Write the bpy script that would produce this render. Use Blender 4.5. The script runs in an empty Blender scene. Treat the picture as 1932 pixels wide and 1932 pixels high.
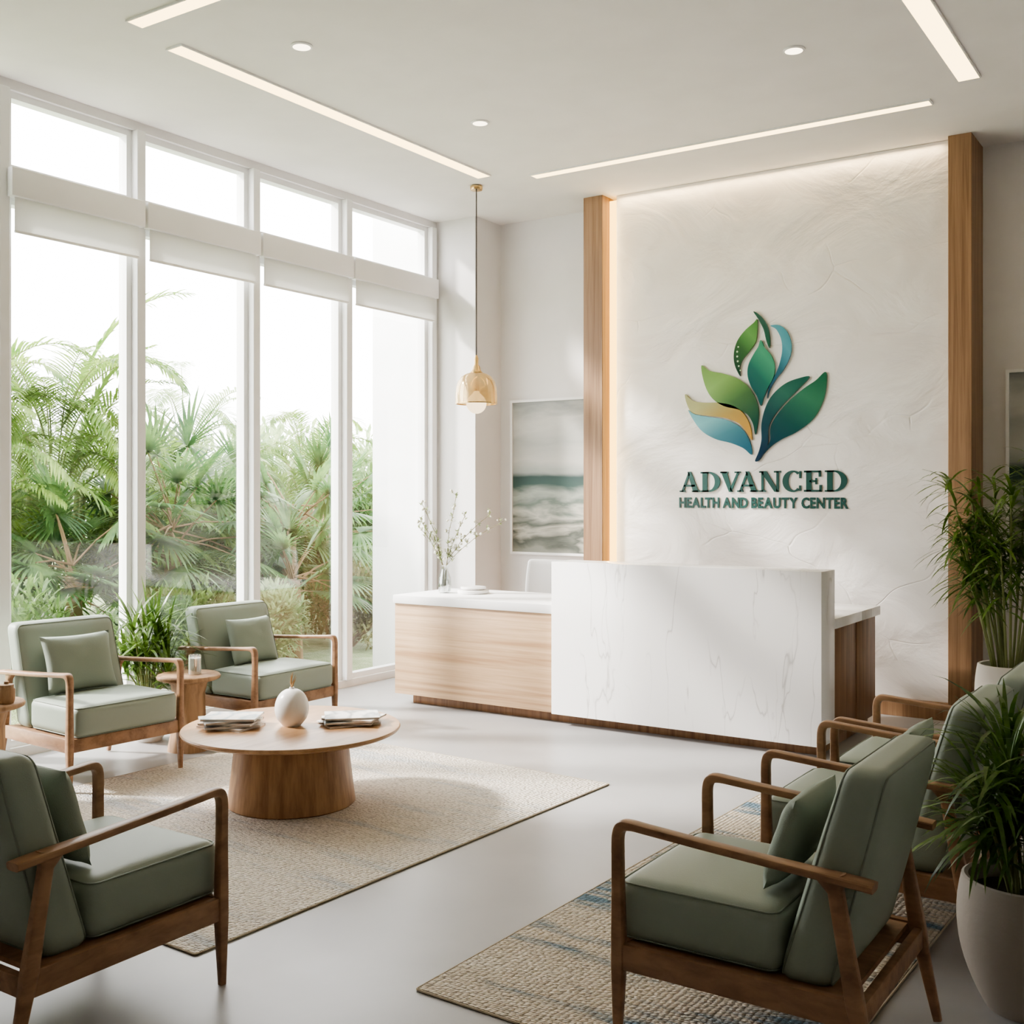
import bpy, bmesh, math, random
from mathutils import Vector, Matrix, noise
random.seed(7)
C = bpy.context.scene.collection
PI = math.pi
A = math.radians(33.5); SA, CA = math.sin(A), math.cos(A)
F = 2093.0; HZ = 935.0; CH = 1.6

def at(px, py, Y):
    """point on the plane Y=const behind an image position (used to trace flat wall signs)"""
    r = (px-966)/F; d = Y/(SA*r+CA)
    return Vector((d*(CA*r-SA), Y, CH+(HZ-py)*d/F))

# ---------------------------------------------------------------- materials
def nodes(name):
    m = bpy.data.materials.new(name); m.use_nodes = True
    nt = m.node_tree; b = nt.nodes['Principled BSDF']
    return m, nt, b
def lin(c):
    return tuple(((v/255)/12.92 if v/255 <= .04045 else ((v/255+.055)/1.055)**2.4) for v in c)+(1,)
def setin(b, **k):
    for n, v in k.items():
        n = n.replace('_', ' ')
        if n in b.inputs: b.inputs[n].default_value = v
def coords(nt, scale=(1,1,1), rot=(0,0,0), kind='Object'):
    tc = nt.nodes.new('ShaderNodeTexCoord'); mp = nt.nodes.new('ShaderNodeMapping')
    mp.inputs['Scale'].default_value = scale; mp.inputs['Rotation'].default_value = rot
    nt.links.new(tc.outputs[kind], mp.inputs['Vector']); return mp.outputs['Vector']
def ntex(nt, vec, scale, detail=4, rough=.5, dist=0):
    n = nt.nodes.new('ShaderNodeTexNoise'); n.inputs['Scale'].default_value = scale
    n.inputs['Detail'].default_value = detail; n.inputs['Roughness'].default_value = rough
    n.inputs['Distortion'].default_value = dist
    nt.links.new(vec, n.inputs['Vector']); return n.outputs['Fac']
def ramp(nt, fac, stops):
    r = nt.nodes.new('ShaderNodeValToRGB'); e = r.color_ramp.elements
    while len(e) < len(stops): e.new(.5)
    for i, (p, c) in enumerate(stops): e[i].position = p; e[i].color = c
    nt.links.new(fac, r.inputs['Fac']); return r.outputs['Color']
def bump(nt, b, h, strength=.2, dist=.01):
    n = nt.nodes.new('ShaderNodeBump'); n.inputs['Strength'].default_value = strength
    n.inputs['Distance'].default_value = dist
    nt.links.new(h, n.inputs['Height']); nt.links.new(n.outputs['Normal'], b.inputs['Normal'])
def math_(nt, op, a, bb=None, c=None):
    n = nt.nodes.new('ShaderNodeMath'); n.operation = op
    for i, v in enumerate((a, bb, c)):
        if v is None: continue
        if isinstance(v, (int, float)): n.inputs[i].default_value = v
        else: nt.links.new(v, n.inputs[i])
    return n.outputs[0]

def plain(name, c, rough=.5, metal=0, bmp=0, bs=60, **k):
    m, nt, b = nodes(name); col = lin(c)
    b.inputs['Roughness'].default_value = rough; b.inputs['Metallic'].default_value = metal
    v = coords(nt); f = ntex(nt, v, 3, 3)
    d = tuple(x*.95 for x in col[:3])+(1,)
    nt.links.new(ramp(nt, f, [(.3, d), (.7, col)]), b.inputs['Base Color'])
    if bmp: bump(nt, b, ntex(nt, v, bs, 4), bmp, .004)
    setin(b, **k); return m
def wood(name, c1, c2, scale=(1,1,1), rough=.45, s=9):
    m, nt, b = nodes(name); v = coords(nt, scale)
    f = ntex(nt, v, s, 8, .62, .8); f2 = ntex(nt, v, s*.35, 3, .5, .5)
    mx = math_(nt, 'MULTIPLY_ADD', f, .6, f2)
    col = ramp(nt, mx, [(.58, lin(c1)), (.76, tuple((a+b_)/2 for a, b_ in zip(lin(c1), lin(c2)))), (.95, lin(c2))])
    nt.links.new(col, b.inputs['Base Color']); b.inputs['Roughness'].default_value = rough
    bump(nt, b, f, .12, .002); return m
def emis(name, c, s):
    m = bpy.data.materials.new(name); m.use_nodes = True; nt = m.node_tree; nt.nodes.clear()
    e = nt.nodes.new('ShaderNodeEmission'); e.inputs[0].default_value = lin(c); e.inputs[1].default_value = s
    o = nt.nodes.new('ShaderNodeOutputMaterial'); nt.links.new(e.outputs[0], o.inputs[0]); return m
def leafmat(name, c1, c2, tr=.45, rough=.45, sc=3):
    m, nt, b = nodes(name); v = coords(nt); f = ntex(nt, v, sc, 5, .7)
    col = ramp(nt, f, [(.35, lin(c1)), (.65, lin(c2))])
    nt.links.new(col, b.inputs['Base Color']); b.inputs['Roughness'].default_value = rough
    t = nt.nodes.new('ShaderNodeBsdfTranslucent'); nt.links.new(col, t.inputs[0])
    mx = nt.nodes.new('ShaderNodeMixShader'); mx.inputs[0].default_value = tr
    nt.links.new(b.outputs[0], mx.inputs[1]); nt.links.new(t.outputs[0], mx.inputs[2])
    nt.links.new(mx.outputs[0], nt.nodes['Material Output'].inputs[0]); return m
def glassm(name, tint=(1,1,1,1), fac=.07, rough=.02, gcol=(1,1,1,1)):
    m = bpy.data.materials.new(name); m.use_nodes = True; nt = m.node_tree; nt.nodes.clear()
    t = nt.nodes.new('ShaderNodeBsdfTransparent'); t.inputs[0].default_value = tint
    g = nt.nodes.new('ShaderNodeBsdfGlossy'); g.inputs['Roughness'].default_value = rough; g.inputs[0].default_value = gcol
    mx = nt.nodes.new('ShaderNodeMixShader'); mx.inputs[0].default_value = fac
    o = nt.nodes.new('ShaderNodeOutputMaterial')
    nt.links.new(t.outputs[0], mx.inputs[1]); nt.links.new(g.outputs[0], mx.inputs[2]); nt.links.new(mx.outputs[0], o.inputs[0])
    return m
def transl(name, c, tr):
    m, nt, b = nodes(name); b.inputs['Base Color'].default_value = lin(c); b.inputs['Roughness'].default_value = .9
    t = nt.nodes.new('ShaderNodeBsdfTranslucent'); t.inputs[0].default_value = lin(c)
    mx = nt.nodes.new('ShaderNodeMixShader'); mx.inputs[0].default_value = tr
    nt.links.new(b.outputs[0], mx.inputs[1]); nt.links.new(t.outputs[0], mx.inputs[2])
    nt.links.new(mx.outputs[0], nt.nodes['Material Output'].inputs[0]); return m

M = {}
M['wall'] = plain('wall_paint', (236,234,233), .8, bmp=.05, bs=120)
M['ceil'] = plain('ceiling_paint', (247,244,242), .9)
M['white'] = plain('white_frame', (245,245,245), .45)
M['ext'] = plain('exterior_render', (242,242,242), .9)
M['oak'] = wood('oak_vertical', (128,97,71), (166,133,102), (12,12,.3), s=6)
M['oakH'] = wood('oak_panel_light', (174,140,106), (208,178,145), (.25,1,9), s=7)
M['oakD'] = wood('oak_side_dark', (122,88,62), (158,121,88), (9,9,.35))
M['oakT'] = wood('oak_table', (164,124,88), (198,160,122), (4,.5,2), .35, s=6)
M['oakB'] = wood('oak_table_base', (146,106,72), (180,141,102), (9,9,.3), .4, s=8)
M['walnut'] = wood('walnut_frame', (130,97,72), (166,130,100), (3,1,3), .4, s=14)
M['log'] = wood('log_wood', (136,104,76), (184,150,116), (5,5,.6), .6, s=10)
M['green'] = plain('sage_leather', (150,161,149), .5, bmp=.12, bs=220)
M['greenL'] = plain('sage_fabric', (146,157,145), .8, bmp=.25, bs=300)
M['pipe'] = plain('sage_piping', (132,143,131), .55)
M['brass'] = plain('brass', (214,184,134), .25, 1)
M['black'] = plain('black_cord', (60,56,50), .5)
M['stone'] = plain('pot_stone', (176,168,159), .75, bmp=.3, bs=40)
M['potw'] = plain('pot_white', (228,224,217), .55, bmp=.1, bs=40)
M['soil'] = plain('soil', (52,40,32), .95, bmp=1, bs=60)
M['ceramic'] = plain('ceramic_white', (248,246,244), .3)
M['paper'] = plain('paper', (236,232,226), .8)
M['grey'] = plain('light_grey_fabric', (214,214,214), .7)
M['chrome'] = plain('chrome', (200,200,200), .2, 1)
M['glass'] = glassm('window_glass', (1,1,1,1), .05)
M['vglass'] = glassm('clear_glass', (.92,.94,.94,1), .25, .03)
M['blind'] = transl('blind_fabric', (240,240,238), .35)
M['led'] = emis('led_diffuser', (255,222,160), 5.5)
M['down'] = emis('downlight_diffuser', (255,238,208), 5)
M['cove'] = emis('cove_led', (255,200,112), 5)
M['bulb'] = emis('bulb_glow', (255,228,186), 2.6)
M['bark'] = plain('palm_bark', (132,112,84), .9, bmp=.8, bs=30)
M['stemg'] = plain('green_stem', (126,134,84), .6)
M['twig'] = plain('twig', (146,140,112), .8)
M['bud'] = plain('blossom_bud', (240,238,224), .8)
M['plume'] = plain('dried_gold', (176,140,96), .8)
M['bind'] = plain('rug_binding', (180,168,148), .95)
M['candle'] = plain('candle_wax', (240,237,230), .5)
M['sprig'] = leafmat('sprig_leaf', (142,156,116), (190,196,156), .3)
M['ind'] = leafmat('indoor_leaf', (52,86,36), (118,146,68), .3, .35, 5)
M['indD'] = leafmat('indoor_leaf_dark', (46,78,36), (112,142,70), .28, .35, 5)
M['areca'] = leafmat('areca_leaf', (78,116,50), (148,172,92))
M['fan'] = leafmat('fan_leaf', (58,98,60), (118,148,90))
M['bushA'] = leafmat('bush_leaf', (58,90,44), (116,140,80))
M['bushB'] = leafmat('bush_leaf_pale_haze', (122,150,104), (180,196,150))  # paler leaf colour, paints distance haze onto the back plants
M['bushR'] = leafmat('bush_leaf_warm', (96,102,60), (146,142,98))
def ambershade():
    m, nt, b = nodes('amber_shade'); b.inputs['Base Color'].default_value = lin((240,222,184)); b.inputs['Metallic'].default_value = .5; b.inputs['Roughness'].default_value = .14
    t = nt.nodes.new('ShaderNodeBsdfTransparent'); t.inputs[0].default_value = lin((250,240,216))
    mx = nt.nodes.new('ShaderNodeMixShader')
    v = coords(nt, (1,1,.6)); f = ntex(nt, v, 9, 2, .5, 1.5)
    nt.links.new(ramp(nt, f, [(.35, (.46,.46,.46,1)), (.65, (.64,.64,.64,1))]), mx.inputs[0]); bump(nt, b, f, .12, .01)
    nt.links.new(b.outputs[0], mx.inputs[1]); nt.links.new(t.outputs[0], mx.inputs[2]); nt.links.new(mx.outputs[0], nt.nodes['Material Output'].inputs[0]); return m
M['amber'] = ambershade()

# marble
def marble():
    m, nt, b = nodes('white_marble')
    def veins(rot, sc, scale, wdt, seed):
        v = coords(nt, sc, rot); ad = nt.nodes.new('ShaderNodeVectorMath'); ad.operation = 'ADD'; ad.inputs[1].default_value = (seed, seed*2, 0); nt.links.new(v, ad.inputs[0])
        f = ntex(nt, ad.outputs[0], scale, 4, .5, .3)
        a = math_(nt, 'ABSOLUTE', math_(nt, 'SUBTRACT', f, .5))
        g = ntex(nt, ad.outputs[0], scale*1.5, 2)
        return math_(nt, 'MULTIPLY', ramp(nt, a, [(0, (1,1,1,1)), (wdt, (.2,.2,.2,1)), (wdt*3, (0,0,0,1))]), ramp(nt, g, [(.44, (0,0,0,1)), (.56, (1,1,1,1))]))
    s = math_(nt, 'ADD', veins((0,.75,0), (2.0,1,.4), 1.3, .0036, 3.1), veins((0,-.65,0), (2.4,1,.45), 1.2, .003, 9.7))
    c = ramp(nt, s, [(0, lin((246,245,244))), (1, lin((204,202,200)))])
    nt.links.new(c, b.inputs['Base Color']); b.inputs['Roughness'].default_value = .22; return m
M['marble'] = marble()
def concrete():
    m, nt, b = nodes('polished_concrete'); v = coords(nt)
    f = ntex(nt, v, .9, 6, .55, .3)
    c = ramp(nt, f, [(.3, lin((152,151,151))), (.7, lin((171,170,170)))])
    nt.links.new(c, b.inputs['Base Color'])
    r = ramp(nt, ntex(nt, v, 1.5, 3), [(.3, (.30,)*3+(1,)), (.7, (.38,)*3+(1,))])
    nt.links.new(r, b.inputs['Roughness']); bump(nt, b, ntex(nt, v, 9, 5), .03, .004); return m
M['floor'] = concrete()
def plaster():
    m, nt, b = nodes('trowelled_plaster'); b.inputs['Roughness'].default_value = .7
    v = coords(nt, (.75,1,1.15), (0,.75,0)); f = ntex(nt, v, 1.7, 6, .52, 1.2)
    vo = nt.nodes.new('ShaderNodeTexVoronoi'); vo.feature = 'DISTANCE_TO_EDGE'; vo.inputs['Scale'].default_value = 2.0
    wv = nt.nodes.new('ShaderNodeTexNoise'); wv.inputs['Scale'].default_value = 1.6; nt.links.new(v, wv.inputs['Vector'])
    mx = nt.nodes.new('ShaderNodeMix'); mx.data_type = 'VECTOR'; mx.inputs['Factor'].default_value = .3
    nt.links.new(v, mx.inputs[4]); nt.links.new(wv.outputs['Color'], mx.inputs[5]); nt.links.new(mx.outputs[1], vo.inputs['Vector'])
    cr = ramp(nt, vo.outputs['Distance'], [(0, (0,0,0,1)), (.010, (.8,)*3+(1,)), (.16, (1,1,1,1))])
    msk = ramp(nt, ntex(nt, v, 2.2, 1), [(.48, (0,0,0,1)), (.62, (1,1,1,1))])
    h = math_(nt, 'ADD', math_(nt, 'MULTIPLY', math_(nt, 'MULTIPLY', cr, msk), .11), f)
    bump(nt, b, h, .75, .05)
    nt.links.new(ramp(nt, f, [(.35, lin((231,227,223))), (.6, lin((241,239,236)))]), b.inputs['Base Color']); return m
M['plaster'] = plaster()
def rugm(name, base, alt, blue, t0, t1):
    m, nt, b = nodes(name)
    v = coords(nt, (.35,2.6,1)); f = ntex(nt, v, 1.9, 7, .68, .2)
    c = ramp(nt, f, [(t0, lin(blue)), (t1, lin(base)), (.55, lin(base)), (.66, lin(alt))])
    v2 = coords(nt, (1,1.9,1)); vo = nt.nodes.new('ShaderNodeTexVoronoi'); vo.inputs['Scale'].default_value = 50; vo.inputs['Randomness'].default_value = .4
    nt.links.new(v2, vo.inputs['Vector'])
    mx = nt.nodes.new('ShaderNodeMix'); mx.data_type = 'RGBA'; mx.blend_type = 'MULTIPLY'; mx.inputs['Factor'].default_value = 1
    w = ramp(nt, vo.outputs['Distance'], [(.0, (1,1,1,1)), (.42, (.94,.93,.92,1)), (.72, (.48,.46,.44,1))])
    nt.links.new(c, mx.inputs[6]); nt.links.new(w, mx.inputs[7])
    mv = nt.nodes.new('ShaderNodeMix'); mv.data_type = 'RGBA'; mv.blend_type = 'MULTIPLY'; mv.inputs['Factor'].default_value = 1
    sp = nt.nodes.new('ShaderNodeSeparateColor'); nt.links.new(vo.outputs['Color'], sp.inputs[0])
    nt.links.new(mx.outputs[2], mv.inputs[6]); nt.links.new(ramp(nt, sp.outputs[0], [(0, (.87,.86,.85,1)), (1, (1,1,1,1))]), mv.inputs[7])
    nt.links.new(mv.outputs[2], b.inputs['Base Color'])
    b.inputs['Roughness'].default_value = .95
    bump(nt, b, math_(nt, 'SUBTRACT', 1, vo.outputs['Distance']), 1, .012); return m
M['rugL'] = rugm('rug_cream', (242,234,222), (248,242,233), (208,212,214), .35, .47)
M['rugR'] = rugm('rug_striped', (226,215,198), (238,230,216), (116,144,162), .385, .50)
def seascape(name):
    m, nt, b = nodes(name); tc = nt.nodes.new('ShaderNodeTexCoord'); sp = nt.nodes.new('ShaderNodeSeparateXYZ')
    nt.links.new(tc.outputs['Generated'], sp.inputs[0])
    v = coords(nt, (1.0,1,6), kind='Generated'); f = ntex(nt, v, 1.8, 4, .5, .4)
    amp = ramp(nt, sp.outputs['Z'], [(.25, (1,1,1,1)), (.50, (.10,.10,.10,1)), (.60, (.3,.3,.3,1)), (1, (1,1,1,1))])
    ma = math_(nt, 'MULTIPLY_ADD', math_(nt, 'MULTIPLY', math_(nt, 'SUBTRACT', f, .5), .38), amp, sp.outputs['Z'])
    c = ramp(nt, ma, [(.0, lin((140,142,132))), (.08, lin((82,88,80))), (.14, lin((184,182,170))), (.20, lin((90,98,90))), (.27, lin((186,186,176))),
        (.33, lin((104,118,110))), (.38, lin((160,166,158))), (.44, lin((52,80,74))), (.50, lin((44,70,68))), (.53, lin((150,156,152))), (.60, lin((186,186,180))), (.72, lin((166,168,164))), (.86, lin((190,190,185))), (1.0, lin((144,148,146)))])
    nt.links.new(c, b.inputs['Base Color']); b.inputs['Roughness'].default_value = .6; return m
M['sea'] = seascape('seascape_print')
def grad(name, c1, c2, axis='Z', flip=False):
    m, nt, b = nodes(name); tc = nt.nodes.new('ShaderNodeTexCoord'); sp = nt.nodes.new('ShaderNodeSeparateXYZ')
    nt.links.new(tc.outputs['Generated'], sp.inputs[0])
    f = math_(nt, 'MULTIPLY_ADD', sp.outputs['X'], -.35 if flip else .35, math_(nt, 'MULTIPLY_ADD', sp.outputs['Z'], .65, .35 if flip else 0))
    l1, l2 = lin(c1), lin(c2); sheen_col = tuple(min(1, v*1.25+.02) for v in l2[:3])+(1,)  # lighter stop is a sheen painted into the petal colour
    nt.links.new(ramp(nt, f, [(.12, l1), (.45, tuple((p_*.6+q_*.4) for p_, q_ in zip(l1, l2))), (.72, sheen_col), (.95, l2)]), b.inputs['Base Color'])
    b.inputs['Roughness'].default_value = .22; b.inputs['Metallic'].default_value = .15; setin(b, Coat_Weight=.4); return m
M['text'] = plain('sign_letters_green', (34,82,76), .35)
M['dot'] = plain('emblem_dot', (196,222,184), .3)
def grassm():
    m, nt, b = nodes('lawn'); v = coords(nt)
    nt.links.new(ramp(nt, ntex(nt, v, 4, 8, .7), [(.3, lin((118,138,88))), (.7, lin((176,184,148)))]), b.inputs['Base Color'])
    b.inputs['Roughness'].default_value = 1; bump(nt, b, ntex(nt, v, 60, 4), 1, .03); return m
M['lawn'] = grassm()

# ---------------------------------------------------------------- mesh helpers
def obj(name, bm, mat, parent=None, smooth=True, ang=35):
    me = bpy.data.meshes.new(name)
    if smooth != 'leaf': bmesh.ops.recalc_face_normals(bm, faces=bm.faces[:])
    bm.to_mesh(me); bm.free()
    if smooth:
        me.polygons.foreach_set('use_smooth', [True]*len(me.polygons))
        if smooth is True:
            me.set_sharp_from_angle(angle=math.radians(ang))
    me.materials.append(M[mat] if isinstance(mat, str) else mat)
    o = bpy.data.objects.new(name, me); C.objects.link(o)
    if parent: o.parent = parent
    return o
def thing(name, label, cat, loc=(0,0,0), rz=0, group=None):
    o = bpy.data.objects.new(name, None); o.empty_display_size = .1; C.objects.link(o)
    o.location = loc; o.rotation_euler = (0,0,rz); return tag(o, label, cat, group)
def tag(o, label, cat, group=None, kind=None):
    o['label'] = label; o['category'] = cat
    if group: o['group'] = group
    if kind: o['kind'] = kind
    return o
def struct(name, bm, mat, label=None, cat=None, smooth=False, parent=None):
    o = obj(name, bm, mat, parent, smooth)
    if not parent:
        o['kind'] = 'structure'
        if label: o['label'] = label; o['category'] = cat
    return o
def dup(root, loc, rz=0, label=None, group=None):
    def rec(o, p):
        c = o.copy(); C.objects.link(c); c.parent = p
        for ch in kids[o.name]: rec(ch, c)
        return c
    kids = {}
    def walk(o):
        kids[o.name] = list(o.children)
        for ch in o.children: walk(ch)
    walk(root); r = rec(root, None)
    r.location = loc; r.rotation_euler = (0,0,rz)
    if label: r['label'] = label
    if group: r['group'] = group
    return r
def BM(): return bmesh.new()
def bx(bm, x0,x1,y0,y1,z0,z1, r=0, seg=2):
    x0,x1 = min(x0,x1),max(x0,x1)
    mt = Matrix.Translation(((x0+x1)/2,(y0+y1)/2,(z0+z1)/2)) @ Matrix.Diagonal((x1-x0,y1-y0,z1-z0,1))
    g = bmesh.ops.create_cube(bm, size=1, matrix=mt)
    if r:
        es = {e for v in g['verts'] for e in v.link_edges}
        bmesh.ops.bevel(bm, geom=list(es), offset=r, segments=seg, profile=.5, affect='EDGES')
    return bm
def lathe(bm, prof, seg=48, c=(0,0,0), wob=None):
    rings = []
    for r, z in prof:
        if r < 1e-5: rings.append([bm.verts.new((c[0],c[1],c[2]+z))]); continue
        ring = []
        for i in range(seg):
            a = 2*PI*i/seg; rr = r*(wob(a, z) if wob else 1)
            ring.append(bm.verts.new((c[0]+rr*math.cos(a), c[1]+rr*math.sin(a), c[2]+z)))
        rings.append(ring)
    for a, b in zip(rings, rings[1:]):
        if len(a) == 1 and len(b) == 1: continue
        for i in range(seg):
            j = (i+1) % seg
            if len(a) == 1: bm.faces.new((a[0], b[j], b[i]))
            elif len(b) == 1: bm.faces.new((a[i], a[j], b[0]))
            else: bm.faces.new((a[i], a[j], b[j], b[i]))
    return bm
def sweep(bm, pts, ws, ts, side=Vector((1,0,0)), n=14, closed=False, p=.6):
    pts = [Vector(q) for q in pts]; N = len(pts)
    if not hasattr(ws, '__len__'): ws = [ws]*N
    if not hasattr(ts, '__len__'): ts = [ts]*N
    rings = []
    for i, q in enumerate(pts):
        if closed: t = (pts[(i+1)%N]-pts[i-1]).normalized()
        else: t = (pts[min(i+1,N-1)]-pts[max(i-1,0)]).normalized()
        s = side - t*side.dot(t)
        if s.length < 1e-4: s = t.orthogonal()
        s.normalize(); nn = t.cross(s)
        ring = []
        for k in range(n):
            a = 2*PI*(k+.5)/n; ca, sa = math.cos(a), math.sin(a)
            ring.append(bm.verts.new(q + s*(ws[i]/2*math.copysign(abs(ca)**p, ca)) + nn*(ts[i]/2*math.copysign(abs(sa)**p, sa))))
        rings.append(ring)
    rng = N if closed else N-1
    for i in range(rng):
        a, b = rings[i], rings[(i+1)%N]
        for k in range(n): bm.faces.new((a[k], a[(k+1)%n], b[(k+1)%n], b[k]))
    if not closed: bm.faces.new(rings[0][::-1]); bm.faces.new(rings[-1])
    return bm
def tube(bm, pts, r, n=6, closed=False, side=Vector((.3,.2,.93))):
    return sweep(bm, pts, [2*x for x in r] if hasattr(r,'__len__') else 2*r, [2*x for x in r] if hasattr(r,'__len__') else 2*r, side.normalized(), n, closed, 1)
def smooth_pts(pts, n=6, closed=False):
    P = [Vector(p) for p in pts]; N = len(P); out = []
    for i in range(N if closed else N-1):
        p0 = P[(i-1)%N] if closed or i > 0 else P[0]; p1 = P[i]; p2 = P[(i+1)%N]
        p3 = P[(i+2)%N] if closed or i < N-2 else P[-1]
        for k in range(n):
            t = k/n
            out.append(.5*((2*p1)+(p2-p0)*t+(2*p0-5*p1+4*p2-p3)*t*t+(3*p1-p0-3*p2+p3)*t**3))
    if not closed: out.append(P[-1])
    return out
def cushion(bm, hx, hy, hz, r, crown=0, cfront=0, xf=None, n=15):
    g = bmesh.ops.create_cube(bm, size=2)
    bmesh.ops.subdivide_edges(bm, edges=bm.edges[:], cuts=n, use_grid_fill=True)
    for v in bm.verts:
        q = [math.copysign(abs(c)**.62, c) for c in v.co]
        p = Vector((q[0]*hx, q[1]*hy, q[2]*hz))
        inn = Vector((max(-hx+r, min(hx-r, p.x)), max(-hy+r, min(hy-r, p.y)), max(-hz+r, min(hz-r, p.z))))
        d = p-inn
        if d.length > 1e-6: p = inn + d.normalized()*r
        p.z += crown*(1-(q[0])**2)*(1-q[1]**2)*(1 if q[2] > 0 else -.3)*abs(q[2])
        p.y += cfront*(1-q[0]**2)*(1-q[2]**2)*q[1]
        v.co = xf(p) if xf else p
    return bm
def rloop(hx, hy, rr, z=0, n=6):
    pts = []
    for cx, cy, a0 in ((hx-rr, hy-rr, 0), (-hx+rr, hy-rr, PI/2), (-hx+rr, -hy+rr, PI), (hx-rr, -hy+rr, 1.5*PI)):
        for k in range(n+1):
            a = a0+PI/2*k/n; pts.append(Vector((cx+rr*math.cos(a), cy+rr*math.sin(a), z)))
    out = []
    for i, p in enumerate(pts):
        out.append(p); q = pts[(i+1) % len(pts)]
        if (q-p).length > .1:
            for k in range(1, 8): out.append(p.lerp(q, k/8))
    return out
def blade(b, p0, d, length, width, droop, n=5, fold=.25, up=Vector((0,0,1))):
    d = d.normalized(); side = d.cross(up)
    if side.length < .01: side = Vector((1,0,0))
    side.normalize(); pts = []; q = p0.copy(); v = d.copy()
    for i in range(n+1):
        pts.append((q.copy(), v.copy())); q = q + v*(length/n); v = (v + Vector((0,0,-droop/n))).normalized()
    prev = None
    for i, (q, v) in enumerate(pts):
        u = i/n; w = width*(math.sin(PI*min(1,u*.85+.15))**.8)*.5 if u < 1 else 0
        nrm = side.cross(v).normalized()
        if i == n: cur = (b.verts.new(q),)
        else: cur = (b.verts.new(q - side*w + nrm*w*fold), b.verts.new(q + side*w + nrm*w*fold))
        if prev:
            if len(cur) == 2: b.faces.new((prev[0],prev[1],cur[1],cur[0]))
            else: b.faces.new((prev[0],prev[1],cur[0]))
        prev = cur

# ---------------------------------------------------------------- room shell
XW, YB, XR, YF, ZC = -6.26, 8.6, 2.5, -2.5, 4.13
struct('floor', bx(BM(), XW-.12, XR+.2, YF-.2, YB+.2, -.12, 0), 'floor')
struct('ceiling', bx(BM(), XW-.14, XR+.2, YF-.2, YB+.2, ZC, ZC+.2), 'ceil')
struct('wall_back', bx(BM(), -5.82, XR+.2, YB, YB+.2, 0, ZC), 'wall')
struct('wall_corner', bx(BM(), XW-.1, -5.82, 8.19, YB+.2, 0, ZC), 'wall')
struct('wall_right', bx(BM(), XR, XR+.2, YF-.2, YB, 0, ZC), 'wall')
struct('wall_front', bx(BM(), XW-.14, XR, YF-.2, YF, 0, ZC), 'wall')
MY = [2.82, 3.885, 4.875, 5.925, 6.965, 8.125]  # first span is a window out of view, added to let in daylight
b = BM(); bx(b, XW-.14, XW, YF, MY[0], 0, ZC); bx(b, XW-.14, XW, MY[0], 8.19, 4.07, ZC); bx(b, XW-.14, XW+.0, MY[0], 8.19, 0, .06)
struct('wall_left', b, 'wall')
struct('baseboard_back', bx(BM(), -5.8, -4.71, YB-.015, YB, 0, .1), 'wall')
for i, y in enumerate(MY):
    b = BM(); bx(b, XW-.12, XW+.03, y-.035, y+.035, .06, 4.07, .006)
    if i == len(MY)-1: bx(b, XW-.08, XW+.0, y+.035, 8.19, .06, 4.07)
    struct('trim_%d' % (i+1), b, 'white')
for i in range(5):
    y0, y1 = MY[i]+.035, MY[i+1]-.035
    b = BM(); xo, xi = XW-.11, XW-.03
    for z0, z1 in ((.06, 3.42), (3.58, 4.07)):
        w = .042
        bx(b, xo, xi, y0, y0+w, z0, z1); bx(b, xo, xi, y1-w, y1, z0, z1)
        bx(b, xo, xi, y0+w, y1-w, z0, z0+w); bx(b, xo, xi, y0+w, y1-w, z1-w, z1)
    bx(b, xo, xi+.02, y0, y1, 3.42, 3.58)
    fr = struct('window_%d' % (i+1), b, 'white')
    g = BM(); bx(g, XW-.075, XW-.069, y0+.042, y1-.042, .102, 3.378); bx(g, XW-.075, XW-.069, y0+.042, y1-.042, 3.622, 4.028)
    struct('pane', g, 'glass', parent=fr)
BL = ['roller blind on the leftmost window in view', 'roller blind on the second window from the left',
      'roller blind on the third window from the left', 'roller blind on the window next to the corner pillar']
for i in range(1, 5):
    y0, y1 = MY[i]+.010, MY[i+1]-.010
    t = thing('roller_blind', 'white fabric '+BL[i-1], 'blind', (XW+.031, (y0+y1)/2, 3.19), 0, 'white roller blinds')
    h = (y1-y0)/2
    obj('cassette', bx(BM(), 0, .055, -h, h, .215, .39, .006), 'white', t)
    obj('fabric', bx(BM(), .024, .027, -h+.035, h-.035, .012, .22), 'blind', t)
    obj('bottom_bar', bx(BM(), .018, .033, -h+.035, h-.035, 0, .016, .003), 'white', t)

# feature wall
struct('wall_feature', bx(BM(), -4.43, -1.765, 8.29, 8.45, .125, ZC-.002, .002), 'plaster')
struct('wall_feature_backing', bx(BM(), -4.52, -1.75, 8.45, 8.6, 0, ZC), 'wall')
struct('baseboard_feature', bx(BM(), -4.515, -1.75, 8.26, 8.45, 0, .124, .003), 'oak')
struct('trim_8', bx(BM(), -4.70, -4.515, 8.2, YB, 0, ZC, .004), 'oak')
struct('trim_9', bx(BM(), -1.75, -1.593, 8.2, YB, 0, ZC, .004), 'oak')
tag(obj('led_strip', bx(BM(), -4.512, -4.435, 8.32, 8.34, .13, 4.1), 'cove'), 'warm glowing strip light between left wooden post and plaster panel', 'strip light')

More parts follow.
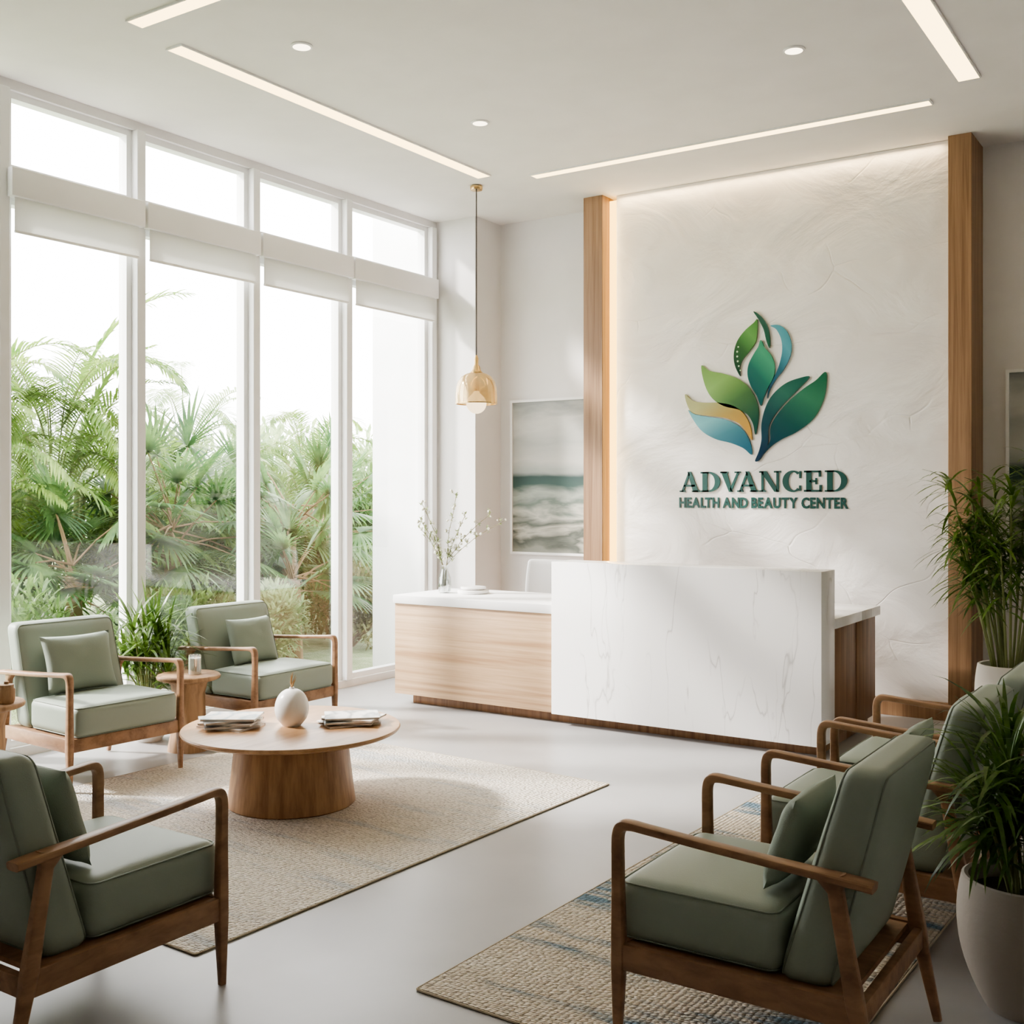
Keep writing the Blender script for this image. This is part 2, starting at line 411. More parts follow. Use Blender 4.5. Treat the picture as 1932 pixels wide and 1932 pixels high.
# ---------------------------------------------------------------- ceiling lights
def strip(x0,x1,y0,y1,label):
    t = thing('ceiling_light', label, 'ceiling light', ((x0+x1)/2,(y0+y1)/2,ZC-.012), 0, 'linear ceiling strips')
    hx, hy = (x1-x0)/2, (y1-y0)/2
    obj('diffuser', bx(BM(), -hx, hx, -hy, hy, .001, .012), 'led', t)
    b = BM(); w = .008
    bx(b,-hx-w,-hx,-hy-w,hy+w,0,.012); bx(b,hx,hx+w,-hy-w,hy+w,0,.012); bx(b,-hx,hx,-hy-w,-hy,0,.012); bx(b,-hx,hx,hy,hy+w,0,.012)
    obj('trim_frame', b, 'white', t)
strip(-5.09,-4.975,4.16,7.2,'long linear ceiling strip light running beside the window wall')
strip(-4.70,-1.69,7.37,7.46,'long linear ceiling strip light parallel to the logo wall')
strip(-1.46,-1.34,4.16,7.13,'linear ceiling strip light at the top right')
strip(-4.96,-1.46,3.79,3.885,'short visible end of linear strip light at the top left')
for x, y, l in ((-4.43,4.55,'round recessed downlight nearest the left ceiling strip end'),(-4.33,6.15,'round recessed downlight above the pendant lamp'),(-2.14,6.13,'round recessed downlight at the right beside the strip')):
    t = thing('downlight', l, 'downlight', (x,y,ZC-.01), 0, 'recessed downlights')
    obj('diffuser', lathe(BM(), [(0,.001),(.05,.001),(.05,.01),(0,.01)], 32), 'down', t)
    obj('ring', lathe(BM(), [(.05,0),(.062,.003),(.062,.01),(.05,.01),(.05,0)], 32), 'white', t)

# pendant
t = thing('pendant_lamp', 'brass pendant lamp with amber glass bell shade over the reception desk', 'lamp', (-5.24,7.39,2.28))
obj('canopy', lathe(BM(), [(0,1.81),(.048,1.812),(.052,1.825),(.052,1.84),(.02,1.85),(0,1.85)], 32), 'brass', t)
obj('cord', tube(BM(), [(0,0,.46),(0,0,1.82)], .005, 8), 'black', t)
obj('cap', lathe(BM(), [(0,.30),(.05,.31),(.052,.325),(.036,.345),(.03,.37),(.018,.39),(.018,.44),(.008,.465),(0,.47)], 32), 'brass', t)
sh = [(.170,.07),(.171,.10),(.170,.15),(.165,.20),(.151,.25),(.120,.292),(.085,.312),(.045,.325)]
obj('shade', lathe(BM(), sh+[(r-.004,z-.002) for r,z in reversed(sh)]+[sh[0]], 48), 'amber', t, ang=60)
obj('shade_rim', lathe(BM(), [(.163,.066),(.173,.066),(.173,.074),(.163,.074),(.163,.066)], 48), 'brass', t)
obj('socket', lathe(BM(), [(0,.16),(.02,.16),(.024,.2),(.022,.30),(0,.31)], 24), 'brass', t)
obj('bulb', lathe(BM(), [(0,-.01)]+[(.082*math.sin(a), .07-.082*math.cos(a)) for a in [k*PI/14 for k in range(1,12)]]+[(.03,.155),(.02,.175),(0,.176)], 32), 'bulb', t)

# art
def art(x0,x1,z0,z1,label):
    t = thing('framed_picture', label, 'picture', ((x0+x1)/2, YB, z0)); hw=(x1-x0)/2; h=z1-z0; w=.022
    b=BM(); bx(b,-hw,-hw+w,-.035,0,0,h); bx(b,hw-w,hw,-.035,0,0,h); bx(b,-hw+w,hw-w,-.035,0,0,w); bx(b,-hw+w,hw-w,-.035,0,h-w,h)
    obj('frame', b, 'white', t); obj('print', bx(BM(), -hw+w, hw-w, -.022, -.004, w, h-w), 'sea', t)
art(-5.69,-4.80,1.06,2.48,'framed grey green seascape print left of the wooden post')
art(-1.435,-.55,1.10,2.50,'framed picture at the right edge beyond the tall potted palm')

# ---------------------------------------------------------------- sign
YP = 8.288
def leafpart(root, pts, mat, th):
    P = smooth_pts([at(x, y, YP) for x, y in pts], 5, True)
    th *= .6
    base = root.location; b = BM()
    f = b.faces.new([b.verts.new((p.x-base.x, 0, p.z-base.z)) for p in P])
    e = bmesh.ops.extrude_face_region(b, geom=[f])
    for v in [g for g in e['geom'] if isinstance(g, bmesh.types.BMVert)]: v.co.y -= th
    bmesh.ops.triangulate(b, faces=[f for f in b.faces if len(f.verts) > 4])
    return obj('petal', b, mat, root)
c = at(1428, 870, YP)
t = thing('leaf_emblem', 'blue, green and gold leaf flower emblem mounted on the plaster wall above the lettering', 'emblem', (c.x, YP, c.z))
G = grad
p1 = leafpart(t, [(1398,710),(1388,690),(1386,668),(1392,645),(1406,625),(1424,609),(1430,603),(1430,625),(1427,645),(1416,662),(1402,680),(1397,695)], G('p1',(14,66,42),(86,142,70)), .03)
for x_, y_, s_ in ((1393,655,.008),(1391,664,.009),(1391,673,.009),(1392,682,.009),(1394,691,.008),(1397,699,.007)):
    q = at(x_+1.5, y_, YP); b = BM(); bmesh.ops.create_icosphere(b, subdivisions=2, radius=s_, matrix=Matrix.Translation((q.x-c.x, -.017, q.z-c.z)) @ Matrix.Diagonal((1,.25,1,1)))
    obj('dot', b, 'dot', p1)
leafpart(t, [(1423,588),(1438,598),(1449,615),(1454,638),(1453,657),(1447,642),(1442,622),(1433,604)], G('p2',(52,116,92),(22,76,60)), .03)
leafpart(t, [(1455,615),(1472,614),(1486,626),(1494,648),(1492,672),(1480,697),(1466,715),(1455,734),(1449,752),(1452,732),(1462,712),(1471,690),(1477,663),(1475,640),(1466,622)], G('p3',(26,78,102),(78,146,160)), .03)
leafpart(t, [(1437,642),(1444,656),(1456,670),(1463,690),(1461,712),(1450,733),(1442,752),(1437,766),(1430,748),(1418,728),(1412,708),(1414,688),(1424,668),(1432,655)], G('p4',(14,82,90),(58,144,110)), .034)
leafpart(t, [(1325,690),(1340,700),(1365,705),(1392,714),(1414,731),(1428,755),(1433,782),(1427,820),(1422,800),(1412,783),(1395,773),(1366,766),(1343,749),(1330,722)], G('p5',(14,78,64),(112,152,74), flip=True), .03)
leafpart(t, [(1294,744),(1308,756),(1330,760),(1358,760),(1385,766),(1404,780),(1416,802),(1420,830),(1412,818),(1396,800),(1370,789),(1340,785),(1310,780),(1299,766)], G('p6',(200,156,76),(146,146,92), flip=True), .03)
leafpart(t, [(1300,775),(1312,782),(1340,787),(1370,792),(1394,803),(1410,820),(1418,840),(1419,858),(1404,846),(1380,836),(1350,828),(1322,810)], G('p7',(40,104,128),(98,158,164), flip=True), .024)
leafpart(t, [(1529,711),(1508,714),(1483,724),(1460,744),(1446,768),(1438,800),(1438,830),(1433,852),(1426,870),(1436,866),(1450,838),(1452,806),(1464,782),(1486,756),(1508,734)], G('p8',(14,52,80),(34,98,82)), .03)
leafpart(t, [(1559,702),(1560,730),(1552,762),(1534,792),(1504,815),(1474,830),(1452,846),(1432,868),(1444,846),(1454,832),(1455,806),(1468,782),(1492,755),(1518,733),(1540,718)], G('p9',(14,62,84),(42,112,82)), .024)

def quad(b, pts, th=.010):
    vs = [b.verts.new((x, 0, z)) for x, z in pts]; f = b.faces.new(vs)
    e = bmesh.ops.extrude_face_region(b, geom=[f])
    for v in [g for g in e['geom'] if isinstance(g, bmesh.types.BMVert)]: v.co.y -= th
def R(b, x0, z0, x1, z1): quad(b, [(x0,z0),(x1,z0),(x1,z1),(x0,z1)])
def arc(b, cx, cz, ro, rzo, ri, rzi, a0, a1, off=0, n=22):
    for k in range(n):
        a, c_ = a0+(a1-a0)*k/n, a0+(a1-a0)*(k+1)/n
        quad(b, [(cx+ro*math.cos(a), cz+rzo*math.sin(a)), (cx+ro*math.cos(c_), cz+rzo*math.sin(c_)),
                 (cx+off+ri*math.cos(c_), cz+rzi*math.sin(c_)), (cx+off+ri*math.cos(a), cz+rzi*math.sin(a))])
def gA(b,w):
    quad(b,[(.08*w,0),(.19*w,0),(.53*w,.86),(.46*w,1)]); quad(b,[(.40*w,1),(.58*w,1),(.97*w,0),(.69*w,0)])
    R(b,.22*w,.26,.78*w,.355); R(b,0,0,.30*w,.075); R(b,.62*w,0,1.02*w,.075)
def gV(b,w):
    quad(b,[(.04*w,1),(.32*w,1),(.60*w,0),(.43*w,0)]); quad(b,[(.47*w,.14),(.55*w,0),(.95*w,1),(.84*w,1)])
    R(b,0,.925,.40*w,1); R(b,.70*w,.925,1.0*w,1)
def gD(b,w):
    R(b,.10*w,0,.35*w,1); R(b,0,0,.42*w,.075); R(b,0,.925,.42*w,1)
    arc(b,.40*w,.5,.60*w,.5,.33*w,.425,-PI/2,PI/2); R(b,.3*w,.925,.42*w,1); R(b,.3*w,0,.42*w,.075)
def gN(b,w):
    R(b,.10*w,0,.21*w,1); R(b,.79*w,0,.90*w,1); quad(b,[(.06*w,1),(.34*w,1),(.90*w,0),(.70*w,0)])
    R(b,0,0,.31*w,.075); R(b,.68*w,.925,1.0*w,1); R(b,0,.925,.2*w,1)
def gC(b,w):
    arc(b,.54*w,.5,.54*w,.515,.27*w,.43,PI*.27,PI*1.73,.04*w); R(b,.86*w,.64,.97*w,.98); R(b,.86*w,.04,.96*w,.30)
def gE(b,w):
    R(b,.12*w,0,.40*w,1); R(b,0,0,.92*w,.09); R(b,0,.91,.88*w,1); R(b,.3*w,.455,.66*w,.545)
    R(b,.82*w,0,.95*w,.32); R(b,.78*w,.70,.90*w,1); R(b,.60*w,.35,.70*w,.65)
xl, xr = at(1283,908,YP).x, at(1599,908,YP).x; zb = at(1440,928,YP).z; zt = at(1440,889,YP).z; H = zt-zb
# letter, width, shape, height, gap to the next letter (kerned)
seq = [('A',1.0,gA,1.02,.06),('D',.98,gD,1,.0),('V',1.0,gV,1,-.17),('A',.98,gA,1,.07),('N',1.02,gN,1,.07),('C',.88,gC,1,.10),('E',.84,gE,1,.09),('D',.98,gD,1,0)]
tot = sum(s[1]+s[4] for s in seq); k = (xr-xl)/tot
t = thing('sign_lettering', 'large dark green serif letters reading ADVANCED below the leaf emblem', 'lettering', (xl, YP, zb)); x = 0
for ch, w, fn, hs, gp in seq:
    b = BM(); fn(b, 1.0)
    for v in b.verts: v.co.x = x + v.co.x*w*k; v.co.z *= H*hs
    obj('letter', b, 'text', t, False); x += (w+gp)*k
# small line
def glyph(ch):
    cu = bpy.data.curves.new('g', 'FONT'); cu.body = ch; cu.extrude = .02; cu.offset = .036; cu.resolution_u = 3
    o = bpy.data.objects.new('g', cu); C.objects.link(o); bpy.context.view_layer.update()
    me = bpy.data.meshes.new_from_object(o.evaluated_get(bpy.context.evaluated_depsgraph_get())); bpy.data.objects.remove(o); return me
txt = 'HEALTH AND BEAUTY CENTER'; ms = []; x = 0
kern = {'LT': -.15, 'TY': -.04, 'EA': -.02, 'AL': .0, 'AU': -.01}
for i_, ch in enumerate(txt):
    if ch == ' ': x += .24; continue
    me = glyph(ch); xs = [v.co.x for v in me.vertices]; ys = [v.co.y for v in me.vertices]
    ms.append((me, x-min(xs))); x += max(xs)-min(xs)+.07+kern.get(txt[i_:i_+2], 0)
tot = x-.07; zb2 = at(1440,958,YP).z; zt2 = at(1440,938,YP).z
xl2, xr2 = at(1282,948,YP).x, at(1601,948,YP).x
t = thing('sign_lettering', 'small green sans letters reading HEALTH AND BEAUTY CENTER on the plaster wall', 'lettering', (xl2, YP, zb2))
kx = (xr2-xl2)/tot; kz = (zt2-zb2)/.74
for me, x0 in ms:
    for v in me.vertices:
        c_ = v.co.copy(); v.co = ((c_.x+x0)*kx, -.004-c_.z*.2, c_.y*kz)
    me.materials.clear(); me.materials.append(M['text']); o = bpy.data.objects.new('letter', me); C.objects.link(o); o.parent = t

# ---------------------------------------------------------------- reception desk
t = thing('reception_desk', 'long oak reception desk with raised white marble front block', 'desk', (-3.8,6.6,0))
def dk(name, x0,x1,y0,y1,z0,z1,mat,r=.003): return obj(name, bx(BM(), x0+3.8,x1+3.8,y0-6.6,y1-6.6,z0,z1,r), mat, t)
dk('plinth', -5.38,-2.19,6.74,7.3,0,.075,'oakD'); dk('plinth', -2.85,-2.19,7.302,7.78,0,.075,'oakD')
dk('front_panel', -5.487,-4.042,6.65,6.69,.075,.770,'oakH')
dk('cabinet_body', -5.485,-4.042,6.692,7.4,.077,.768,'oakH')
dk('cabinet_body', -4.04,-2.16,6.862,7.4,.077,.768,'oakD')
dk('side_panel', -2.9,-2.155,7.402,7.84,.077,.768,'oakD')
dk('marble_block', -4.04,-2.133,6.6,6.86,.078,1.14,'marble',.004)
dk('worktop', -5.497,-4.042,6.635,7.42,.770,.834,'white',.004)
dk('worktop', -4.04,-2.125,6.862,7.42,.770,.834,'marble',.004)
dk('worktop', -2.92,-2.125,7.421,7.86,.770,.834,'marble',.004)
# office chair
t = thing('office_chair', 'pale grey office chair behind the reception desk', 'chair', (-4.78,7.79,0))
def obx(p): return Vector((p.x*(1-.12*max(0,p.z/.3)**2), p.y+.05*(1-(p.x/.24)**2)+.04*p.z, p.z+.78))
obj('backrest', cushion(BM(), .24,.025,.29,.022, xf=obx), 'grey', t)
obj('seat', cushion(BM(), .25,.24,.04,.035,.01, xf=lambda p: p+Vector((0,-.22,.46))), 'grey', t)
b=BM(); sweep(b, smooth_pts([(0,-.15,.41),(0,.06,.42),(0,.09,.55),(0,.085,.7)],5), .05,.015); obj('back_support', b, 'chrome', t)
obj('column', lathe(BM(), [(0,.07),(.03,.07),(.03,.25),(.02,.25),(.02,.42),(0,.42)],24,(0,-.2,0)), 'chrome', t)
for k_ in range(5):
    a = 2*PI*k_/5+.3; b=BM(); tube(b, [(0,-.2,.1),(.26*math.cos(a),-.2+.26*math.sin(a),.07)], [.02,.013], 8); l = obj('leg', b, 'chrome', t)
    b=BM(); bmesh.ops.create_uvsphere(b,u_segments=12,v_segments=8,radius=.028,matrix=Matrix.Translation((.26*math.cos(a),-.2+.26*math.sin(a),.028))); obj('caster', b, 'black', l)
# vase, branches, dishes
t = thing('glass_vase', 'small clear glass vase on the left end of the reception desk', 'vase', (-5.27,7.0,.834))
pr = [(.0,0),(.04,0),(.050,.012),(.054,.06),(.050,.12),(.032,.165),(.028,.195),(.036,.218)]
obj('body', lathe(BM(), pr+[(r-.004,z) for r,z in reversed(pr[2:])]+[(0,.012)], 32), 'vglass', t)
obj('water', lathe(BM(), [(0,.013),(.045,.014),(.048,.06),(.046,.10),(0,.10)], 32), 'vglass', t)
t = thing('blossom_branches', 'thin twigs with pale buds standing in the glass vase', 'branches', (-5.27,7.0,.85))
rb = random.Random(3); budp = []
bme = BM(); bmesh.ops.create_icosphere(bme, subdivisions=2, radius=1)
for v in bme.verts: v.co.z *= 1.35
budme = bpy.data.meshes.new('bud'); bme.to_mesh(budme); bme.free(); budme.materials.append(M['bud']); budme.polygons.foreach_set('use_smooth',[True]*len(budme.polygons))
bleaf = BM()
for ang, ln, lean in ((2.9,.60,.24),(3.5,.46,.34),(.4,.62,.10),(.1,.55,.50),(-.1,.52,.72),(1.0,.5,.34),(2.5,.42,.5)):
    d = Vector((math.cos(ang)*CA, math.sin(ang)*.3+math.cos(ang)*SA, 0)); bs = BM()
    pts = [Vector((0,0,0))]; q = d*.018+Vector((0,0,.2)); pts.append(q.copy())
    for k_ in range(6):
        q = q + d*(lean*ln/5*(.6+.15*k_)) + Vector((rb.uniform(-.01,.01),rb.uniform(-.01,.01),(ln-.05)/6*(1-lean*.4))); pts.append(q.copy())
        for j_ in range(2 if k_ > 0 else 1):
            p = q+Vector((rb.uniform(-.04,.04),rb.uniform(-.02,.02),rb.uniform(-.015,.04)))
            tube(bs, [q, p], .0014, 4); budp.append(p)
        for j_ in range(7):
            blade(bleaf, q+Vector((0,0,rb.uniform(-.03,.03))), Vector((rb.uniform(-1,1),rb.uniform(-1,1),rb.uniform(.1,1))), rb.uniform(.03,.05), .016, .5, 3)
    tube(bs, pts, [.0026]*len(pts), 5); obj('twig', bs, 'twig', t)
obj('leaves', bleaf, 'sprig', t, 'leaf')
for p in budp:
    o = bpy.data.objects.new('bud', budme); C.objects.link(o); o.parent = t; o.location = p; s_ = rb.uniform(.006,.0115); o.scale = (s_,s_,s_); o.rotation_euler = (rb.uniform(-1,1),rb.uniform(-1,1),0)
t = thing('stacked_tray', 'low round white dish beside the vase on the desk', 'dish', (-5.05,7.08,.834))
obj('lower_dish', lathe(BM(), [(0,0),(.115,0),(.125,.008),(.125,.024),(.118,.03),(0,.03)], 40), 'ceramic', t)
obj('upper_dish', lathe(BM(), [(0,.03),(.085,.03),(.098,.036),(.1,.05),(.094,.054),(0,.05)], 40), 'ceramic', t)

# ---------------------------------------------------------------- rugs
def rug(name, x0,x1,y0,y1, mat, label, rz=0):
    t = thing(name, label, 'rug', ((x0+x1)/2,(y0+y1)/2,0), rz); hx, hy = (x1-x0)/2,(y1-y0)/2
    obj('pile', bx(BM(), -hx+.005,hx-.005,-hy+.005,hy-.005,0,.008), mat, t)
    obj('binding', sweep(BM(), [Vector((x,y,.0045)) for x,y in [(p.x,p.y) for p in rloop(hx,hy,.012)]], .008,.008,Vector((0,0,1)),6,True,1), 'bind', t)
rug('area_rug', -5.34,-2.99,2.65,5.46,'rugL','large cream woven rug under the round coffee table', math.radians(-2.2))
rug('area_rug', -2.2,-.93,2.8,5.7,'rugR','beige rug with blue grey streaks under the right row of armchairs', math.radians(-1.5))
RT = .008

# ---------------------------------------------------------------- armchairs
def make_chair(W, label, hs=1.0):
    t = thing('armchair', label, 'armchair', (0,0,0), 0, 'sage green armchairs with walnut arms')
    hw = W/2; hx = hw-.028
    for s in (-1,1):
        pts = smooth_pts([(s*hw,-.375,.590),(s*hw,-.30,.596),(s*hw,-.1,.607),(s*hw,.1,.620),(s*hw,.25,.631),(s*hw,.325,.636),(s*hw,.353,.627),(s*hw,.364,.600),(s*hw,.365,.55)],5)
        n = len(pts); wsd = []; tsd = []
        for i in range(n):
            u = i/(n-1)
            wsd.append(.046+.014*math.exp(-((u-.08)/.14)**2)-.012*max(0,(u-.6)/.4)); tsd.append(.025+.010*max(0,(u-.6)/.4)+.006*math.exp(-((u-.72)/.1)**2))
        obj('armrest', sweep(BM(), pts, wsd, tsd, p=.5), 'walnut', t)
        pts = [(s*hw,.365,.555),(s*hw,.364,.45),(s*hw,.362,.30),(s*hw,.362,.22),(s*hw,.364,.1),(s*hw,.366,0)]
        obj('leg', sweep(BM(), pts, [.034,.034,.038,.038,.030,.022], [.034,.036,.042,.042,.032,.023], p=.5), 'walnut', t)
        pts = [(s*hw,-.262,.60),(s*hw,-.275,.56),(s*hw,-.30,.42),(s*hw,-.325,.28),(s*hw,-.345,.18),(s*hw,-.385,0)]
        obj('leg', sweep(BM(), pts, [.040,.032,.034,.038,.032,.023], [.08,.042,.044,.050,.038,.025], p=.5), 'walnut', t)
    b = BM()
    for s in (-1,1): bx(b, s*hw-.013, s*hw+.013, -.32,.345,.214,.290,.004)
    bx(b,-hw+.01,hw-.01,.345,.372,.214,.288,.004); bx(b,-hw+.01,hw-.01,-.345,-.318,.214,.275,.004)
    bx(b,-hw+.016,hw-.016,-.30,.345,.268,.284)
    obj('seat_rail', b, 'walnut', t)
    cy, cz, hy, hz = .14, .374, .25, .088
    st = obj('seat', cushion(BM(), hx, hy, hz, .04, .020, .015, xf=lambda p: p+Vector((0,cy,cz))), 'green', t)
    b = BM()
    for zz in (hz-.010, -hz+.010):
        tube(b, [p+Vector((0,cy,cz+zz)) for p in rloop(hx-.009,hy-.009,.035)], .0030, 6, True, Vector((0,0,1)))
    obj('piping', b, 'pipe', st)
    Hb = .30
    def bxf(p):
        s_ = (p.z/Hb+1)/2; s_ = max(0, min(1, s_))
        return Vector((p.x*(1-.03*s_), -.175-.165*s_+p.y*(1.08-.2*s_), .575+p.z*1.0))
    bk = obj('backrest', cushion(BM(), hx, .074, Hb, .045, 0, .020, xf=bxf), 'green', t)
    b = BM()
    for yy in (.062,-.062):
        tube(b, [bxf(Vector((p.x, yy, p.y))) for p in rloop(hx-.012,Hb-.012,.035)], .0030, 6, True, Vector((0,1,0)))
    obj('piping', b, 'pipe', bk)
    if hs != 1: t.scale = (1,hs,hs)
    return t
def place(t, x, y, rz, z=RT): t.location = (x,y,z); t.rotation_euler = (0,0,rz)
def cpoint(t, p):
    return Matrix.LocRotScale(t.location, t.rotation_euler, t.scale) @ Vector(p)
chF = make_chair(.645, 'sage armchair largest at the lower right, seen from its side')
place(chF, -1.165, 3.195, PI/2)
chH = dup(chF, (-1.125,4.285,RT), PI/2, 'sage armchair behind the lower right one, second in the right row')
chI = dup(chF, (-1.10,5.03,RT), PI/2, 'farthest sage armchair in the right row, nearest the logo wall')
chG = dup(chF, (-3.12,2.14,0), 0, 'sage armchair at the lower left corner with its back to the camera')
chA = make_chair(.70, 'sage armchair at far left facing the coffee table, beside the window', .98)
fa = -.07
place(chA, -5.235-.35*math.cos(fa), 3.995-.35*math.sin(fa), fa-PI/2)
chB = make_chair(.745, 'sage armchair between the potted palm and the reception desk', .96)
place(chB, -5.27-.35, 5.365, -PI/2)
# pillows
def pillow(w, h, th):
    b = BM(); n = 18; top = {}; bot = {}
    for i in range(n+1):
        for j in range(n+1):
            u, v = 2*i/n-1, 2*j/n-1
            sx = 1-.07*(1-abs(v)**2)*abs(u)**3*1.0; sy = 1-.07*(1-abs(u)**2)*abs(v)**3
            x, z = u*w/2*sx, v*h/2*sy; f = ((1-u**4)*(1-v**4))**.55
            wr = noise.noise(Vector((u*2,v*2,w*9)))*.006*f
            top[i,j] = b.verts.new((x, th/2*f+wr, z))
            bot[i,j] = top[i,j] if i in (0,n) or j in (0,n) else b.verts.new((x, -th/2*f+wr, z))
    for i in range(n):
        for j in range(n):
            b.faces.new((top[i,j],top[i,j+1],top[i+1,j+1],top[i+1,j]))
            try: b.faces.new((bot[i,j],bot[i+1,j],bot[i+1,j+1],bot[i,j+1]))
            except ValueError: pass
    return b
def add_pillow(ch, label, w=.38, h=.36, th=.11, x=0., lean=.29, dy=0):
    o = obj('throw_pillow', pillow(w,h,th), 'greenL', smooth=True, ang=80)
    tag(o, label, 'cushion', 'sage throw pillows on the armchairs')
    o.rotation_euler = (lean, .0, ch.rotation_euler.z)
    o.location = cpoint(ch, (x, -.082+(.36-h)*.15+dy, .474+h/2*.955))
    return o
add_pillow(chF, 'sage throw pillow on the big lower right armchair', .36,.28,.09, lean=.34)
add_pillow(chH, 'sage throw pillow on the second armchair of the right row', .34,.28,.09, lean=.34)
add_pillow(chI, 'sage throw pillow on the farthest armchair of the right row', .34,.28,.09, lean=.34)
add_pillow(chG, 'sage throw pillow on the lower left armchair', .38,.32,.10)
add_pillow(chA, 'pale sage square throw pillow on the far left armchair', .44,.34, x=.03)
add_pillow(chB, 'pale sage throw pillow on the armchair beside the potted palm', .40,.32, x=.0)

# ---------------------------------------------------------------- tables
t = thing('coffee_table', 'round oak coffee table with a wide drum base on the cream rug', 'table', (-4.14,4.18,RT))
obj('tabletop', lathe(BM(), [(0,.345),(.40,.345),(.535,.366),(.556,.376),(.562,.386),(.558,.394),(.55,.396),(0,.396)], 96), 'oakT', t, ang=25)
obj('base', lathe(BM(), [(0,0),(.322,0),(.328,.006),(.325,.03),(.305,.19),(.288,.345),(0,.345)], 96), 'oakB', t)
TT = RT+.396
t = thing('egg_vase', 'white egg shaped ceramic vase in the middle of the coffee table', 'vase', (-4.14,4.18,TT))
prof = [(0,0),(.046,0)]+[(.088*math.sin(a)**.8*(1.0-.05*(-math.cos(a))), .096-.096*math.cos(a)) for a in [PI*k_/20 for k_ in range(4,19)]]+[(.013,.192),(.012,.200),(.009,.200),(.009,.188),(0,.188)]
obj('body', lathe(BM(), prof, 48), 'ceramic', t, ang=50)
t = thing('dried_plume', 'short golden dried plume standing in the egg shaped vase', 'dried flower', (-4.14,4.18,TT+.19)); b=BM()
rb = random.Random(5)
for k_ in range(9):
    a = rb.uniform(0,2*PI); l = rb.uniform(.04,.095); q = Vector((math.cos(a)*.007,math.sin(a)*.007,l*.4)); e = Vector((math.cos(a)*.016+.018*l/.09,math.sin(a)*.014,l))
    tube(b, [Vector((0,0,0)),q,e], [.003,.003,.0006], 5)
obj('stalk', b, 'plume', t)
def mag_mat(i, c1, c2):
    m, nt, b_ = nodes('magazine_cover_%d' % i); v = coords(nt, (3,6,1)); f = ntex(nt, v, 1.4, 2, .4)
    nt.links.new(ramp(nt, f, [(.42, lin(c1)), (.5, lin(c2)), (.62, lin(c1))]), b_.inputs['Base Color']); b_.inputs['Roughness'].default_value = .3; return m
MM = [mag_mat(0,(240,236,232),(180,152,132)), mag_mat(1,(226,222,218),(130,130,130)), mag_mat(2,(242,240,236),(206,178,156)), mag_mat(3,(206,200,196),(100,96,96)), mag_mat(4,(236,230,222),(160,174,180))]
def magazine(x, y, z, rz, i, label, group, th=.011, w=.21, l=.28):
    t = thing('magazine', label, 'magazine', (x,y,z), rz, group)
    obj('pages', bx(BM(), -w/2+.002,w/2-.003,-l/2+.002,l/2-.002,.001,th-.001), 'paper', t)
    b = BM(); bx(b,-w/2,w/2,-l/2,l/2,0,.001); bx(b,-w/2,w/2,-l/2,l/2,th-.001,th,.0); bx(b,-w/2-.001,-w/2+.001,-l/2,l/2,0,th)
    obj('cover', b, MM[i % 5], t, False)
rb = random.Random(11)
ords = ['lowest','second lowest','third','fourth','fifth','topmost']
for i in range(5):
    magazine(-4.385+rb.uniform(-.015,.015), 3.985+rb.uniform(-.015,.015), TT+i*.0114, math.radians(-55+(-26,14,-8,24,-2)[i]), i, ords[i if i<4 else 5]+' magazine in the stack left of the egg vase', 'magazines in the left stack', .011)
for i in range(5):
    magazine(-3.925+rb.uniform(-.012,.012), 4.395+rb.uniform(-.012,.012), TT+i*.0094, math.radians(-50+(22,-14,8,-22,4)[i]), i+2, ords[i if i<4 else 5]+' magazine in the stack right of the egg vase', 'magazines in the right stack', .009)

def log_table(x,y,z,h,label,seed):
    t = thing('side_table', label, 'side table', (x,y,z), 0, 'carved log side tables')
    def wb(a,zz): return 1+.05*noise.noise(Vector((math.cos(a)*1.6+seed,math.sin(a)*1.6,zz*3)))+.018*math.sin(9*a+seed)
    obj('tabletop', lathe(BM(), [(0,h-.035),(.17,h-.035),(.192,h-.026),(.196,h-.012),(.188,h-.001),(0,h)], 64, wob=lambda a,zz: 1+.02*math.sin(3*a+seed)), 'log', t, ang=60)
    obj('trunk', lathe(BM(), [(0,0),(.13,0),(.128,.03),(.112,.12),(.10,.22),(.098,h-.12),(.112,h-.06),(.13,h-.035),(0,h-.035)], 64, wob=wb), 'log', t, ang=60)
log_table(-5.56,4.71,.0,.476,'carved log side table between the two window armchairs',1.3)
log_table(-5.45,3.28,0,.53,'carved log side table cut off at the far left edge',4.1)
t = thing('candle', 'white pillar candle in a glass cup on the middle log side table', 'candle', (-5.53,4.73,.476))
obj('wax', lathe(BM(), [(0,.0),(.036,0),(.038,.005),(.038,.10),(.03,.104),(0,.10)], 32), 'candle', t)
obj('glass_cup', lathe(BM(), [(.0385,0),(.042,0),(.042,.12),(.039,.12),(.0385,0)], 32), 'vglass', t)
obj('wick', tube(BM(), [(0,0,.10),(.002,0,.113)], .0015, 5), 'black', t)
t = thing('wooden_jar', 'turned wooden jar on the log side table at the left edge', 'jar', (-5.33,3.33,.53))
obj('body', lathe(BM(), [(0,0),(.036,0),(.042,.02),(.042,.07),(.034,.085),(0,.085)], 32), 'log', t)
obj('lid', lathe(BM(), [(0,.085),(.036,.085),(.036,.096),(.012,.1),(.012,.112),(0,.114)], 32), 'log', t)

